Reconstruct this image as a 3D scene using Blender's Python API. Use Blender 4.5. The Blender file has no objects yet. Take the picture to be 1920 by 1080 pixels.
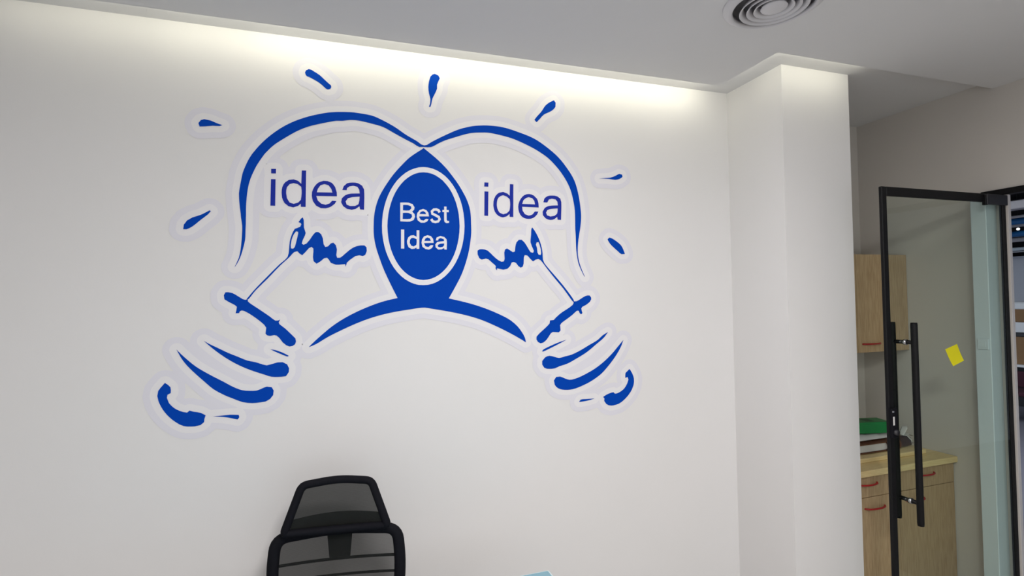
import bpy, bmesh, math, random
import numpy as np
from mathutils import Matrix, Vector
from mathutils.geometry import tessellate_polygon

S = bpy.context.scene
COL = S.collection
PI = math.pi

# ------------------------------------------------------------------ camera
CAM_H = 1.85
cam_d = bpy.data.cameras.new('camera')
cam = bpy.data.objects.new('camera', cam_d); COL.objects.link(cam)
cam_d.sensor_fit = 'HORIZONTAL'; cam_d.sensor_width = 36.0
cam_d.lens = 966.56 * 36.0 / 1920.0
cam_d.clip_start = 0.02; cam_d.clip_end = 100
_F = Vector((0.31166692, 0.94991702, 0.0228338)); _R = Vector((0.95014481, -0.31132363, -0.01739085)); _U = _R.cross(_F)
m = Matrix((_R, _U, -_F)).transposed().to_4x4(); m.translation = Vector((0, 0, CAM_H))
cam.matrix_world = m
S.camera = cam

# ------------------------------------------------------------------ view, world, large lights
S.view_settings.view_transform = 'Standard'; S.view_settings.look = 'None'
S.view_settings.gamma = 1.0; S.view_settings.use_curve_mapping = False
S.view_settings.exposure = 0.0
w = bpy.data.worlds.new('world'); S.world = w; w.use_nodes = True
w.node_tree.nodes['Background'].inputs[0].default_value = (0.62, 0.72, 0.85, 1)
w.node_tree.nodes['Background'].inputs[1].default_value = 1.0

def area(name, loc, rot, sx, sy, power, color):
    l = bpy.data.lights.new(name, 'AREA'); l.shape = 'RECTANGLE'; l.size = sx; l.size_y = sy
    l.energy = power; l.color = color
    o = bpy.data.objects.new(name, l); COL.objects.link(o); o.location = loc; o.rotation_euler = rot
    return o

# room dimensions (metres); the camera stands at x = 0, y = 0
YM = 2.468            # mural wall
X0, X1, YC = 2.167, 2.630, 2.071   # column
XR = 3.512            # right wall (with the glass door)
YB = 2.712            # back of the pantry alcove
XL, YK = -2.3, -2.6   # left and rear wall
HC, HT = 3.0, 3.045   # dropped ceiling, recess above the cove
SL = 0.172; SX = 0.200   # cove width
DOOR_Y0, DOOR_Y1, DOOR_H = 0.86, 1.850, 2.41

PANELS = [(0.85, 1.10), (0.50, -0.45), (0.50, -1.75)]
PANEL_P = (14, 59, 24)
for (x, y), pw in zip(PANELS, PANEL_P):
    area('panel_light', (x, y, HC - 0.022), (0, 0, 0), 0.56, 0.56, pw, (1.0, 0.968, 0.95))
# cove tape: power stepped down to the left, imitating lens vignetting on the wall
LED_P = 0.80   # W per metre
for xa, xb, k in ((-1.30, -1.0, .08), (-1.0, -.7, .25), (-.7, -.35, .6), (-.35, 1.963, 1.0)):
    area('cove_light', ((xa + xb) / 2, YM - SL + 0.006, HC + 0.024), (PI / 2, 0, 0), xb - xa, 0.026, LED_P * k * (xb - xa), (1.0, 0.97, 0.78))
area('cove_light', (X0 - SX + 0.006, 2.07, HC + 0.024), (PI / 2, 0, -PI / 2), 0.36, 0.026, .07, (1.0, 0.97, 0.78))
area('cove_light', (2.32, YC - SL + 0.006, HC + 0.024), (PI / 2, 0, 0), 0.58, 0.026, .22, (1.0, 0.97, 0.78))
FILL_WIN = (-0.1, 2.5, 0.75, 2.25)     # unseen rear window, added for fill light: x0, x1, z0, z1
area('rear_fill_light', ((FILL_WIN[0] + FILL_WIN[1]) / 2, YK - 0.03, (FILL_WIN[2] + FILL_WIN[3]) / 2), (PI / 2, 0, 0), FILL_WIN[1] - FILL_WIN[0] - .1, FILL_WIN[3] - FILL_WIN[2] - .1, 12, (0.95, 1.0, 0.98))
area('office_light', (5.6, 4.2, 3.3), (0, 0, 0), 2.6, 3.0, 125, (0.92, 0.96, 1.0))

# ------------------------------------------------------------------ materials
def srgb(r, g, b):
    f = lambda c: (c / 255 / 12.92) if c / 255 <= 0.04045 else ((c / 255 + 0.055) / 1.055) ** 2.4
    return (f(r), f(g), f(b), 1)

def base_mat(name, col, rough=0.5, metal=0.0, spec=0.5):
    mt = bpy.data.materials.new(name); mt.use_nodes = True
    b = mt.node_tree.nodes['Principled BSDF']
    b.inputs['Base Color'].default_value = col; b.inputs['Roughness'].default_value = rough
    b.inputs['Metallic'].default_value = metal; b.inputs['Specular IOR Level'].default_value = spec
    return mt, mt.node_tree, b

def noisy(name, col, col2, rough=0.5, scale=30, bump=0.0, bscale=200, metal=0.0, spec=0.5, stretch=None, detail=3):
    mt, nt, b = base_mat(name, col, rough, metal, spec)
    tc = nt.nodes.new('ShaderNodeTexCoord'); mp = nt.nodes.new('ShaderNodeMapping')
    if stretch: mp.inputs['Scale'].default_value = stretch
    n = nt.nodes.new('ShaderNodeTexNoise'); n.inputs['Scale'].default_value = scale; n.inputs['Detail'].default_value = detail
    mx = nt.nodes.new('ShaderNodeMix'); mx.data_type = 'RGBA'
    mx.inputs['A'].default_value = col; mx.inputs['B'].default_value = col2
    L = nt.links.new
    L(tc.outputs['Object'], mp.inputs[0]); L(mp.outputs[0], n.inputs['Vector'])
    L(n.outputs[0], mx.inputs['Factor']); L(mx.outputs['Result'], b.inputs['Base Color'])
    if bump:
        n2 = nt.nodes.new('ShaderNodeTexNoise'); n2.inputs['Scale'].default_value = bscale; n2.inputs['Detail'].default_value = 4
        bp = nt.nodes.new('ShaderNodeBump'); bp.inputs['Strength'].default_value = bump; bp.inputs['Distance'].default_value = 0.002
        L(tc.outputs['Object'], n2.inputs['Vector']); L(n2.outputs[0], bp.inputs['Height']); L(bp.outputs[0], b.inputs['Normal'])
    return mt

def emit_mat(name, col, strength):
    mt = bpy.data.materials.new(name); mt.use_nodes = True; nt = mt.node_tree
    for n in list(nt.nodes):
        if n.type == 'BSDF_PRINCIPLED': nt.nodes.remove(n)
    e = nt.nodes.new('ShaderNodeEmission'); e.inputs[0].default_value = col; e.inputs[1].default_value = strength
    nt.links.new(e.outputs[0], nt.nodes['Material Output'].inputs[0]); return mt

def glass_mat(name, tint, ior=1.5):
    mt = bpy.data.materials.new(name); mt.use_nodes = True; nt = mt.node_tree
    for n in list(nt.nodes):
        if n.type == 'BSDF_PRINCIPLED': nt.nodes.remove(n)
    t = nt.nodes.new('ShaderNodeBsdfTransparent'); t.inputs[0].default_value = tint
    g = nt.nodes.new('ShaderNodeBsdfGlossy'); g.inputs['Roughness'].default_value = 0.0; g.inputs[0].default_value = (0.9, 0.95, 0.93, 1)
    fr = nt.nodes.new('ShaderNodeFresnel'); fr.inputs[0].default_value = ior
    mx = nt.nodes.new('ShaderNodeMixShader')
    ge = nt.nodes.new('ShaderNodeNewGeometry'); mu = nt.nodes.new('ShaderNodeMath'); mu.operation = 'SUBTRACT'; mu.use_clamp = True
    nt.links.new(fr.outputs[0], mu.inputs[0]); nt.links.new(ge.outputs['Backfacing'], mu.inputs[1])   # one reflecting face per pane
    nt.links.new(mu.outputs[0], mx.inputs[0]); nt.links.new(t.outputs[0], mx.inputs[1]); nt.links.new(g.outputs[0], mx.inputs[2])
    nt.links.new(mx.outputs[0], nt.nodes['Material Output'].inputs[0]); return mt

def mesh_fabric(name, col, see):
    mt, nt, b = base_mat(name, col, 0.9, 0, 0.1)
    t = nt.nodes.new('ShaderNodeBsdfTransparent'); mx = nt.nodes.new('ShaderNodeMixShader')
    tc = nt.nodes.new('ShaderNodeTexCoord'); wv = nt.nodes.new('ShaderNodeTexWave'); wv.bands_direction = 'Z'
    wv.inputs['Scale'].default_value = 90; wv.inputs['Distortion'].default_value = 0.4
    ma = nt.nodes.new('ShaderNodeMapRange'); ma.inputs['To Min'].default_value = see * 0.9; ma.inputs['To Max'].default_value = see * 1.1
    L = nt.links.new
    L(tc.outputs['Object'], wv.inputs['Vector']); L(wv.outputs['Fac'], ma.inputs['Value']); L(ma.outputs[0], mx.inputs[0])
    L(b.outputs[0], mx.inputs[1]); L(t.outputs[0], mx.inputs[2]); L(mx.outputs[0], nt.nodes['Material Output'].inputs[0])
    return mt

def wood(name, c1, c2, stretch, rough=0.5):
    mt, nt, b = base_mat(name, c1, rough, 0, 0.3)
    tc = nt.nodes.new('ShaderNodeTexCoord'); mp = nt.nodes.new('ShaderNodeMapping'); mp.inputs['Scale'].default_value = stretch
    n = nt.nodes.new('ShaderNodeTexNoise'); n.inputs['Scale'].default_value = 9; n.inputs['Detail'].default_value = 6; n.inputs['Distortion'].default_value = 0.3
    r = nt.nodes.new('ShaderNodeValToRGB'); r.color_ramp.elements[0].color = c1; r.color_ramp.elements[1].color = c2
    r.color_ramp.elements[0].position = 0.35; r.color_ramp.elements[1].position = 0.68
    L = nt.links.new
    L(tc.outputs['Object'], mp.inputs[0]); L(mp.outputs[0], n.inputs['Vector']); L(n.outputs[0], r.inputs[0]); L(r.outputs[0], b.inputs['Base Color'])
    return mt

M = {}
M['wall'] = noisy('wall_paint', (0.80, 0.785, 0.785, 1), (0.775, 0.765, 0.76, 1), 0.75, 3, 0.06, 260, spec=0.2)
M['ceil'] = noisy('ceiling_paint', (0.72, 0.715, 0.73, 1), (0.70, 0.70, 0.71, 1), 0.8, 4, 0.05, 200, spec=0.2)
M['wall2'] = noisy('shade_toned_wall_paint', (0.64, 0.60, 0.56, 1), (0.61, 0.575, 0.54, 1), 0.75, 3, 0.06, 260, spec=0.2)  # darker than the white walls: part of the shade is in this colour
M['floor'] = noisy('floor_vinyl', (0.50, 0.48, 0.45, 1), (0.42, 0.40, 0.37, 1), 0.5, 12)
M['blue'] = noisy('blue_vinyl', (0.0003, 0.058, 0.44, 1), (0.0003, 0.054, 0.42, 1), 0.6, 6, spec=0.05)
M['indigo'] = noisy('indigo_vinyl', (0.018, 0.036, 0.36, 1), (0.016, 0.032, 0.33, 1), 0.6, 6, spec=0.05)
M['white_vinyl'] = noisy('white_vinyl', (0.82, 0.81, 0.84, 1), (0.80, 0.79, 0.83, 1), 0.45, 6, spec=0.3)
M['halo_in'] = noisy('pale_vinyl', (0.815, 0.80, 0.82, 1), (0.80, 0.785, 0.81, 1), 0.5, 6, spec=0.3)
M['halo'] = noisy('lavender_vinyl', (0.75, 0.738, 0.80, 1), (0.74, 0.728, 0.79, 1), 0.5, 6, spec=0.3)
M['black'] = noisy('black_powder_coat', (0.004, 0.004, 0.005, 1), (0.007, 0.007, 0.008, 1), 0.5, 80, spec=0.2)
M['dkgrey'] = noisy('dark_grey_metal', (0.022, 0.022, 0.027, 1), (0.03, 0.03, 0.034, 1), 0.4, 60)
M['blackplastic'] = noisy('black_plastic', (0.005, 0.005, 0.008, 1), (0.008, 0.008, 0.011, 1), 0.75, 90, spec=0.12)
M['fabric'] = mesh_fabric('black_mesh_fabric', (0.02, 0.021, 0.02, 1), 0.25)
M['fabric_dense'] = mesh_fabric('dense_black_mesh', (0.018, 0.019, 0.018, 1), 0.12)
M['seatfab'] = noisy('black_seat_fabric', (0.010, 0.010, 0.011, 1), (0.018, 0.018, 0.019, 1), 0.95, 300, 0.3, 600, spec=0.1)
M['chrome'] = noisy('chrome', (0.6, 0.6, 0.62, 1), (0.5, 0.5, 0.52, 1), 0.2, 50, metal=1.0)
M['glass'] = glass_mat('door_glass', (0.91, 0.945, 0.915, 1))
M['fill_winglass'] = glass_mat('fill_window_glass', (0.95, 0.97, 0.97, 1))
M['oak'] = wood('pale_oak', srgb(196, 168, 132), srgb(176, 147, 112), (14, 14, 1.2))
M['oaktop'] = wood('oak_worktop', srgb(244, 220, 166), srgb(230, 202, 146), (1.2, 12, 12), 0.4)
M['red'] = noisy('red_handle', (0.42, 0.010, 0.012, 1), (0.36, 0.008, 0.01, 1), 0.35, 40)
M['post'] = noisy('post_paint', (0.70, 0.79, 0.85, 1), (0.68, 0.77, 0.83, 1), 0.5, 5)
M['yellow'] = noisy('yellow_paper', (0.90, 0.82, 0.008, 1), (0.88, 0.80, 0.008, 1), 0.7, 20)
M['green'] = noisy('green_card', (0.005, 0.24, 0.055, 1), (0.004, 0.20, 0.045, 1), 0.4, 25)
M['greendk'] = noisy('dark_green_card', (0.003, 0.10, 0.03, 1), (0.003, 0.085, 0.026, 1), 0.45, 25)
M['brown'] = noisy('brown_leather', (0.16, 0.055, 0.02, 1), (0.11, 0.035, 0.013, 1), 0.5, 30, 0.25, 250)
M['dkbrown'] = noisy('dark_brown_leather', (0.055, 0.02, 0.01, 1), (0.035, 0.013, 0.007, 1), 0.5, 30, 0.25, 250)
M['paper'] = noisy('white_paper', (0.72, 0.71, 0.70, 1), (0.64, 0.63, 0.62, 1), 0.7, 12)
M['deskblue'] = noisy('pale_blue_glass', srgb(134, 178, 194), srgb(128, 172, 190), 0.15, 5)
M['deskedge'] = noisy('pale_edge', srgb(205, 222, 226), srgb(196, 214, 220), 0.3, 8)
M['diff'] = noisy('diffuser_metal', (0.66, 0.65, 0.68, 1), (0.63, 0.62, 0.65, 1), 0.45, 8)
M['dark'] = noisy('duct_dark', (0.012, 0.012, 0.014, 1), (0.018, 0.018, 0.02, 1), 0.8, 20)
M['throat'] = noisy('throat_grey', (0.24, 0.235, 0.25, 1), (0.2, 0.2, 0.21, 1), 0.7, 12)
M['jamb'] = noisy('jamb_paint', (0.62, 0.60, 0.60, 1), (0.6, 0.58, 0.58, 1), 0.5, 10)
M['offwall'] = noisy('office_wall', (0.66, 0.69, 0.76, 1), (0.64, 0.67, 0.74, 1), 0.7, 3)
M['offfloor'] = noisy('office_carpet', (0.17, 0.17, 0.21, 1), (0.13, 0.13, 0.17, 1), 0.95, 60)
M['offgrey'] = noisy('office_grey', (0.50, 0.48, 0.50, 1), (0.46, 0.44, 0.46, 1), 0.6, 10)
M['offwhite'] = noisy('office_white', (0.75, 0.78, 0.80, 1), (0.72, 0.75, 0.78, 1), 0.4, 10)
M['pipe'] = noisy('blue_pipe', (0.012, 0.13, 0.36, 1), (0.01, 0.11, 0.32, 1), 0.4, 10)
M['card'] = noisy('cardboard', (0.26, 0.15, 0.07, 1), (0.22, 0.125, 0.06, 1), 0.8, 15)
M['maroon'] = noisy('maroon_fabric', (0.045, 0.008, 0.02, 1), (0.035, 0.006, 0.015, 1), 0.9, 60)
M['panel'] = emit_mat('panel_diffuser', (1, 0.98, 0.96, 1), 3.0)
M['led'] = emit_mat('led_tape', (1.0, 0.97, 0.78, 1), 4.0)
M['lamp'] = emit_mat('office_lamp', (0.95, 0.98, 1.0, 1), 5.0)

# ------------------------------------------------------------------ mesh helpers
def link(name, me, mat, parent=None, smooth=False):
    if mat: me.materials.append(M[mat])
    if smooth:
        for p in me.polygons: p.use_smooth = True
    o = bpy.data.objects.new(name, me); COL.objects.link(o); o.parent = parent
    return o

def from_bm(name, bm, mat, parent=None, smooth=False):
    bmesh.ops.recalc_face_normals(bm, faces=bm.faces)
    me = bpy.data.meshes.new(name); bm.to_mesh(me); bm.free()
    return link(name, me, mat, parent, smooth)

def add_box(bm, x0, x1, y0, y1, z0, z1, bev=0.0, seg=1):
    r = bmesh.ops.create_cube(bm, size=1.0)
    vs = r['verts']
    for v in vs:
        v.co = Vector((x0 + (v.co.x + .5) * (x1 - x0), y0 + (v.co.y + .5) * (y1 - y0), z0 + (v.co.z + .5) * (z1 - z0)))
    if bev:
        es = list({e for v in vs for e in v.link_edges})
        bmesh.ops.bevel(bm, geom=es, offset=bev, segments=seg, affect='EDGES', profile=0.5)

def box(name, x0, x1, y0, y1, z0, z1, mat, parent=None, bev=0.0, seg=1):
    bm = bmesh.new(); add_box(bm, x0, x1, y0, y1, z0, z1, bev, seg)
    return from_bm(name, bm, mat, parent)

def boxes(name, L, mat, parent=None, bev=0.0):
    bm = bmesh.new()
    for b in L: add_box(bm, *b, bev)
    return from_bm(name, bm, mat, parent)

def tube_bm(bm, pts, r, n=10, closed=False, ry=None, upv=(0, 1, 0), cap=True):
    """sweep an ellipse (r across, ry along upv) along a polyline"""
    pts = [Vector(p) for p in pts]; k = len(pts); ry = ry or r
    rr = r if isinstance(r, (list, tuple)) else [r] * k
    ryy = ry if isinstance(ry, (list, tuple)) else [ry] * k
    rings = []
    for i in range(k):
        a = pts[(i - 1) % k] if (closed or i > 0) else pts[i]
        b = pts[(i + 1) % k] if (closed or i < k - 1) else pts[i]
        t = (b - a).normalized(); u = Vector(upv); u = u - t * u.dot(t)
        if u.length < 1e-4: u = t.orthogonal()
        u.normalize(); s = t.cross(u)
        rings.append([bm.verts.new(pts[i] + s * (rr[i] * math.cos(2 * PI * j / n)) + u * (ryy[i] * math.sin(2 * PI * j / n))) for j in range(n)])
    for i in range(k if closed else k - 1):
        A, B = rings[i], rings[(i + 1) % k]
        for j in range(n): bm.faces.new((A[j], A[(j + 1) % n], B[(j + 1) % n], B[j]))
    if cap and not closed:
        bm.faces.new(rings[0][::-1]); bm.faces.new(rings[-1])

def tube(name, pts, r, mat, parent=None, n=10, closed=False, ry=None, upv=(0, 1, 0), smooth=True):
    bm = bmesh.new(); tube_bm(bm, pts, r, n, closed, ry, upv)
    return from_bm(name, bm, mat, parent, smooth)

def lathe(name, prof, mat, parent=None, c=(0, 0, 0), n=48, smooth=True):
    bm = bmesh.new(); rings = []
    for r, z in prof:
        rings.append([bm.verts.new((c[0] + r * math.cos(2 * PI * j / n), c[1] + r * math.sin(2 * PI * j / n), c[2] + z)) for j in range(n)])
    for A, B in zip(rings, rings[1:]):
        for j in range(n): bm.faces.new((A[j], A[(j + 1) % n], B[(j + 1) % n], B[j]))
    if prof[0][0] > 1e-6 and prof[0] != prof[-1] and prof[0][0] < 0.02: pass
    bmesh.ops.remove_doubles(bm, verts=bm.verts, dist=1e-6)
    return from_bm(name, bm, mat, parent, smooth)

def prism_xy(name, loops, z0, z1, mat, parent=None):
    """vertical prism over an xy outline (first loop) with holes"""
    L3 = [[Vector((x, y, 0)) for x, y in l] for l in loops]
    tris = tessellate_polygon(L3); flat = [p for l in L3 for p in l]; n = len(flat)
    vs = [(p.x, p.y, z0) for p in flat] + [(p.x, p.y, z1) for p in flat]
    fs = [tuple(t) for t in tris] + [tuple(i + n for i in t[::-1]) for t in tris]
    o = 0
    for l in L3:
        k = len(l)
        for i in range(k): a, b = o + i, o + (i + 1) % k; fs.append((a, b, b + n, a + n))
        o += k
    me = bpy.data.meshes.new(name); me.from_pydata(vs, [], fs); 
    bm = bmesh.new(); bm.from_mesh(me); bpy.data.meshes.remove(me)
    return from_bm(name, bm, mat, parent)

def empty(name, loc=(0, 0, 0), rz=0.0):
    o = bpy.data.objects.new(name, None); COL.objects.link(o); o.location = loc; o.rotation_euler = (0, 0, rz)
    o.empty_display_size = 0.1
    return o

def tag(o, label, cat=None, group=None, kind=None):
    o['label'] = label
    if cat: o['category'] = cat
    if group: o['group'] = group
    if kind: o['kind'] = kind
    return o

def struct(o, label):
    o['kind'] = 'structure'; o['label'] = label; return o

# ------------------------------------------------------------------ the room
struct(box('floor', XL - .1, XR + 0.018, YK - .1, YB + .1, -0.06, 0, 'floor'), 'pale vinyl floor of the meeting office')
struct(box('wall_mural', XL, X0 + 0.002, YM, YM + 0.12, 0, HT, 'wall'), 'white painted wall carrying the blue bulb mural')
struct(box('wall_column', X0, X1, YC, YB, 0, HT, 'wall'), 'white square column jutting out at the end of the mural wall')
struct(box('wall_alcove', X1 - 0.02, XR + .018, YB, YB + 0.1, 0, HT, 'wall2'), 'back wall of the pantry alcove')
struct(box('wall_left', XL - 0.1, XL, YK - .1, YM + .12, 0, HT, 'wall'), 'white side wall opposite the glass door')
struct(boxes('wall_rear', [(XL - .1, FILL_WIN[0], YK - .1, YK, 0, HT), (FILL_WIN[1], XR + .018, YK - .1, YK, 0, HT), (FILL_WIN[0], FILL_WIN[1], YK - .1, YK, 0, FILL_WIN[2]), (FILL_WIN[0], FILL_WIN[1], YK - .1, YK, FILL_WIN[3], HT)], 'wall'), 'white wall with an added fill-light window, facing the mural')
wn = empty('fill_window_1', (FILL_WIN[0], YK, FILL_WIN[2])); struct(wn, 'wide unseen window added for fill light in the wall facing the mural')  # added out of view to let fill light in from behind
ww_, wh_ = FILL_WIN[1] - FILL_WIN[0], FILL_WIN[3] - FILL_WIN[2]
for x in (0, ww_ / 2 - .02, ww_ - .04): box('fill_window_frame', x, x + .04, -.09, -.045, 0, wh_, 'offwhite', wn, .002)
for z in (0, wh_ - .04):
    for x in (.04, ww_ / 2 + .02): box('fill_window_frame', x, x + ww_ / 2 - .06, -.088, -.047, z, z + .04, 'offwhite', wn, .002)
for x in (.04, ww_ / 2 + .02): box('fill_window_pane', x - .003, x + ww_ / 2 - .057, -.072, -.066, .037, wh_ - .037, 'fill_winglass', wn)
box('fill_window_sill', -.03, ww_ + .03, -.045, .06, -.025, -.0005, 'offwhite', wn, .003)
TW = 0.018
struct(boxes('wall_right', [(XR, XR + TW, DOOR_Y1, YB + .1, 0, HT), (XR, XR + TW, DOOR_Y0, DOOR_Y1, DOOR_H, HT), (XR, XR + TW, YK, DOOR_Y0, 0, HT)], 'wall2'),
       'shade-toned grey wall with the door opening on the right')
# recess ceiling above the cove and the dropped ceiling that stops short of the walls
struct(box('ceiling_recess', XL - .1, XR + TW, YK - .1, YB + .1, HT, HT + 0.1, 'ceil'), 'upper ceiling seen in the light cove and over the alcove')
VC = (1.618, 1.572); VR = 0.185
hole = [(VC[0] + 0.152 * math.cos(2 * PI * i / 40), VC[1] + 0.152 * math.sin(2 * PI * i / 40)) for i in range(40)]
struct(prism_xy('ceiling', [[(XL, YK), (XR, YK), (XR, YC - SL), (X0 - SX, YC - SL), (X0 - SX, YM - SL), (XL, YM - SL)], hole], HC, HT - 0.0005, 'ceil'),
       'grey dropped ceiling stepping round the column')
# LED tape hidden in the cove
tag(box('led_tape', -1.3, 1.94, YM - SL + 0.0005, YM - SL + 0.004, HC + 0.014, HC + 0.034, 'led'), 'long warm LED tape hidden in the ceiling cove above the mural', 'light strip', 'cove LED tapes')
tag(box('led_tape', X0 - SX + 0.0005, X0 - SX + 0.004, 1.90, 2.25, HC + 0.014, HC + 0.034, 'led'), 'short dim LED tape hidden in the ceiling cove beside the column', 'light strip', 'cove LED tapes')
tag(box('led_tape', 2.03, 2.61, YC - SL + 0.0005, YC - SL + 0.004, HC + 0.014, HC + 0.034, 'led'), 'short warm LED tape hidden in the ceiling cove in front of the column', 'light strip', 'cove LED tapes')
# recessed panel lamps
for i, (x, y) in enumerate(PANELS):
    t = empty('ceiling_light', (x, y, HC))
    tag(t, ['square LED panel lamp in the ceiling nearest the mural wall', 'square LED panel lamp in the middle of the office ceiling', 'square LED panel lamp in the ceiling nearest the rear wall'][i], 'ceiling light', 'ceiling panel lamps')
    boxes('frame', [(-.30, .30, .27, .30, -.014, -0.0005), (-.30, .30, -.30, -.27, -.014, -0.0005), (-.30, -.27, -.27, .27, -.014, -0.0005), (.27, .30, -.27, .27, -.014, -0.0005)], 'offwhite', t)
    box('diffuser', -.269, .269, -.269, .269, -.008, -0.001, 'panel', t)
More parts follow.
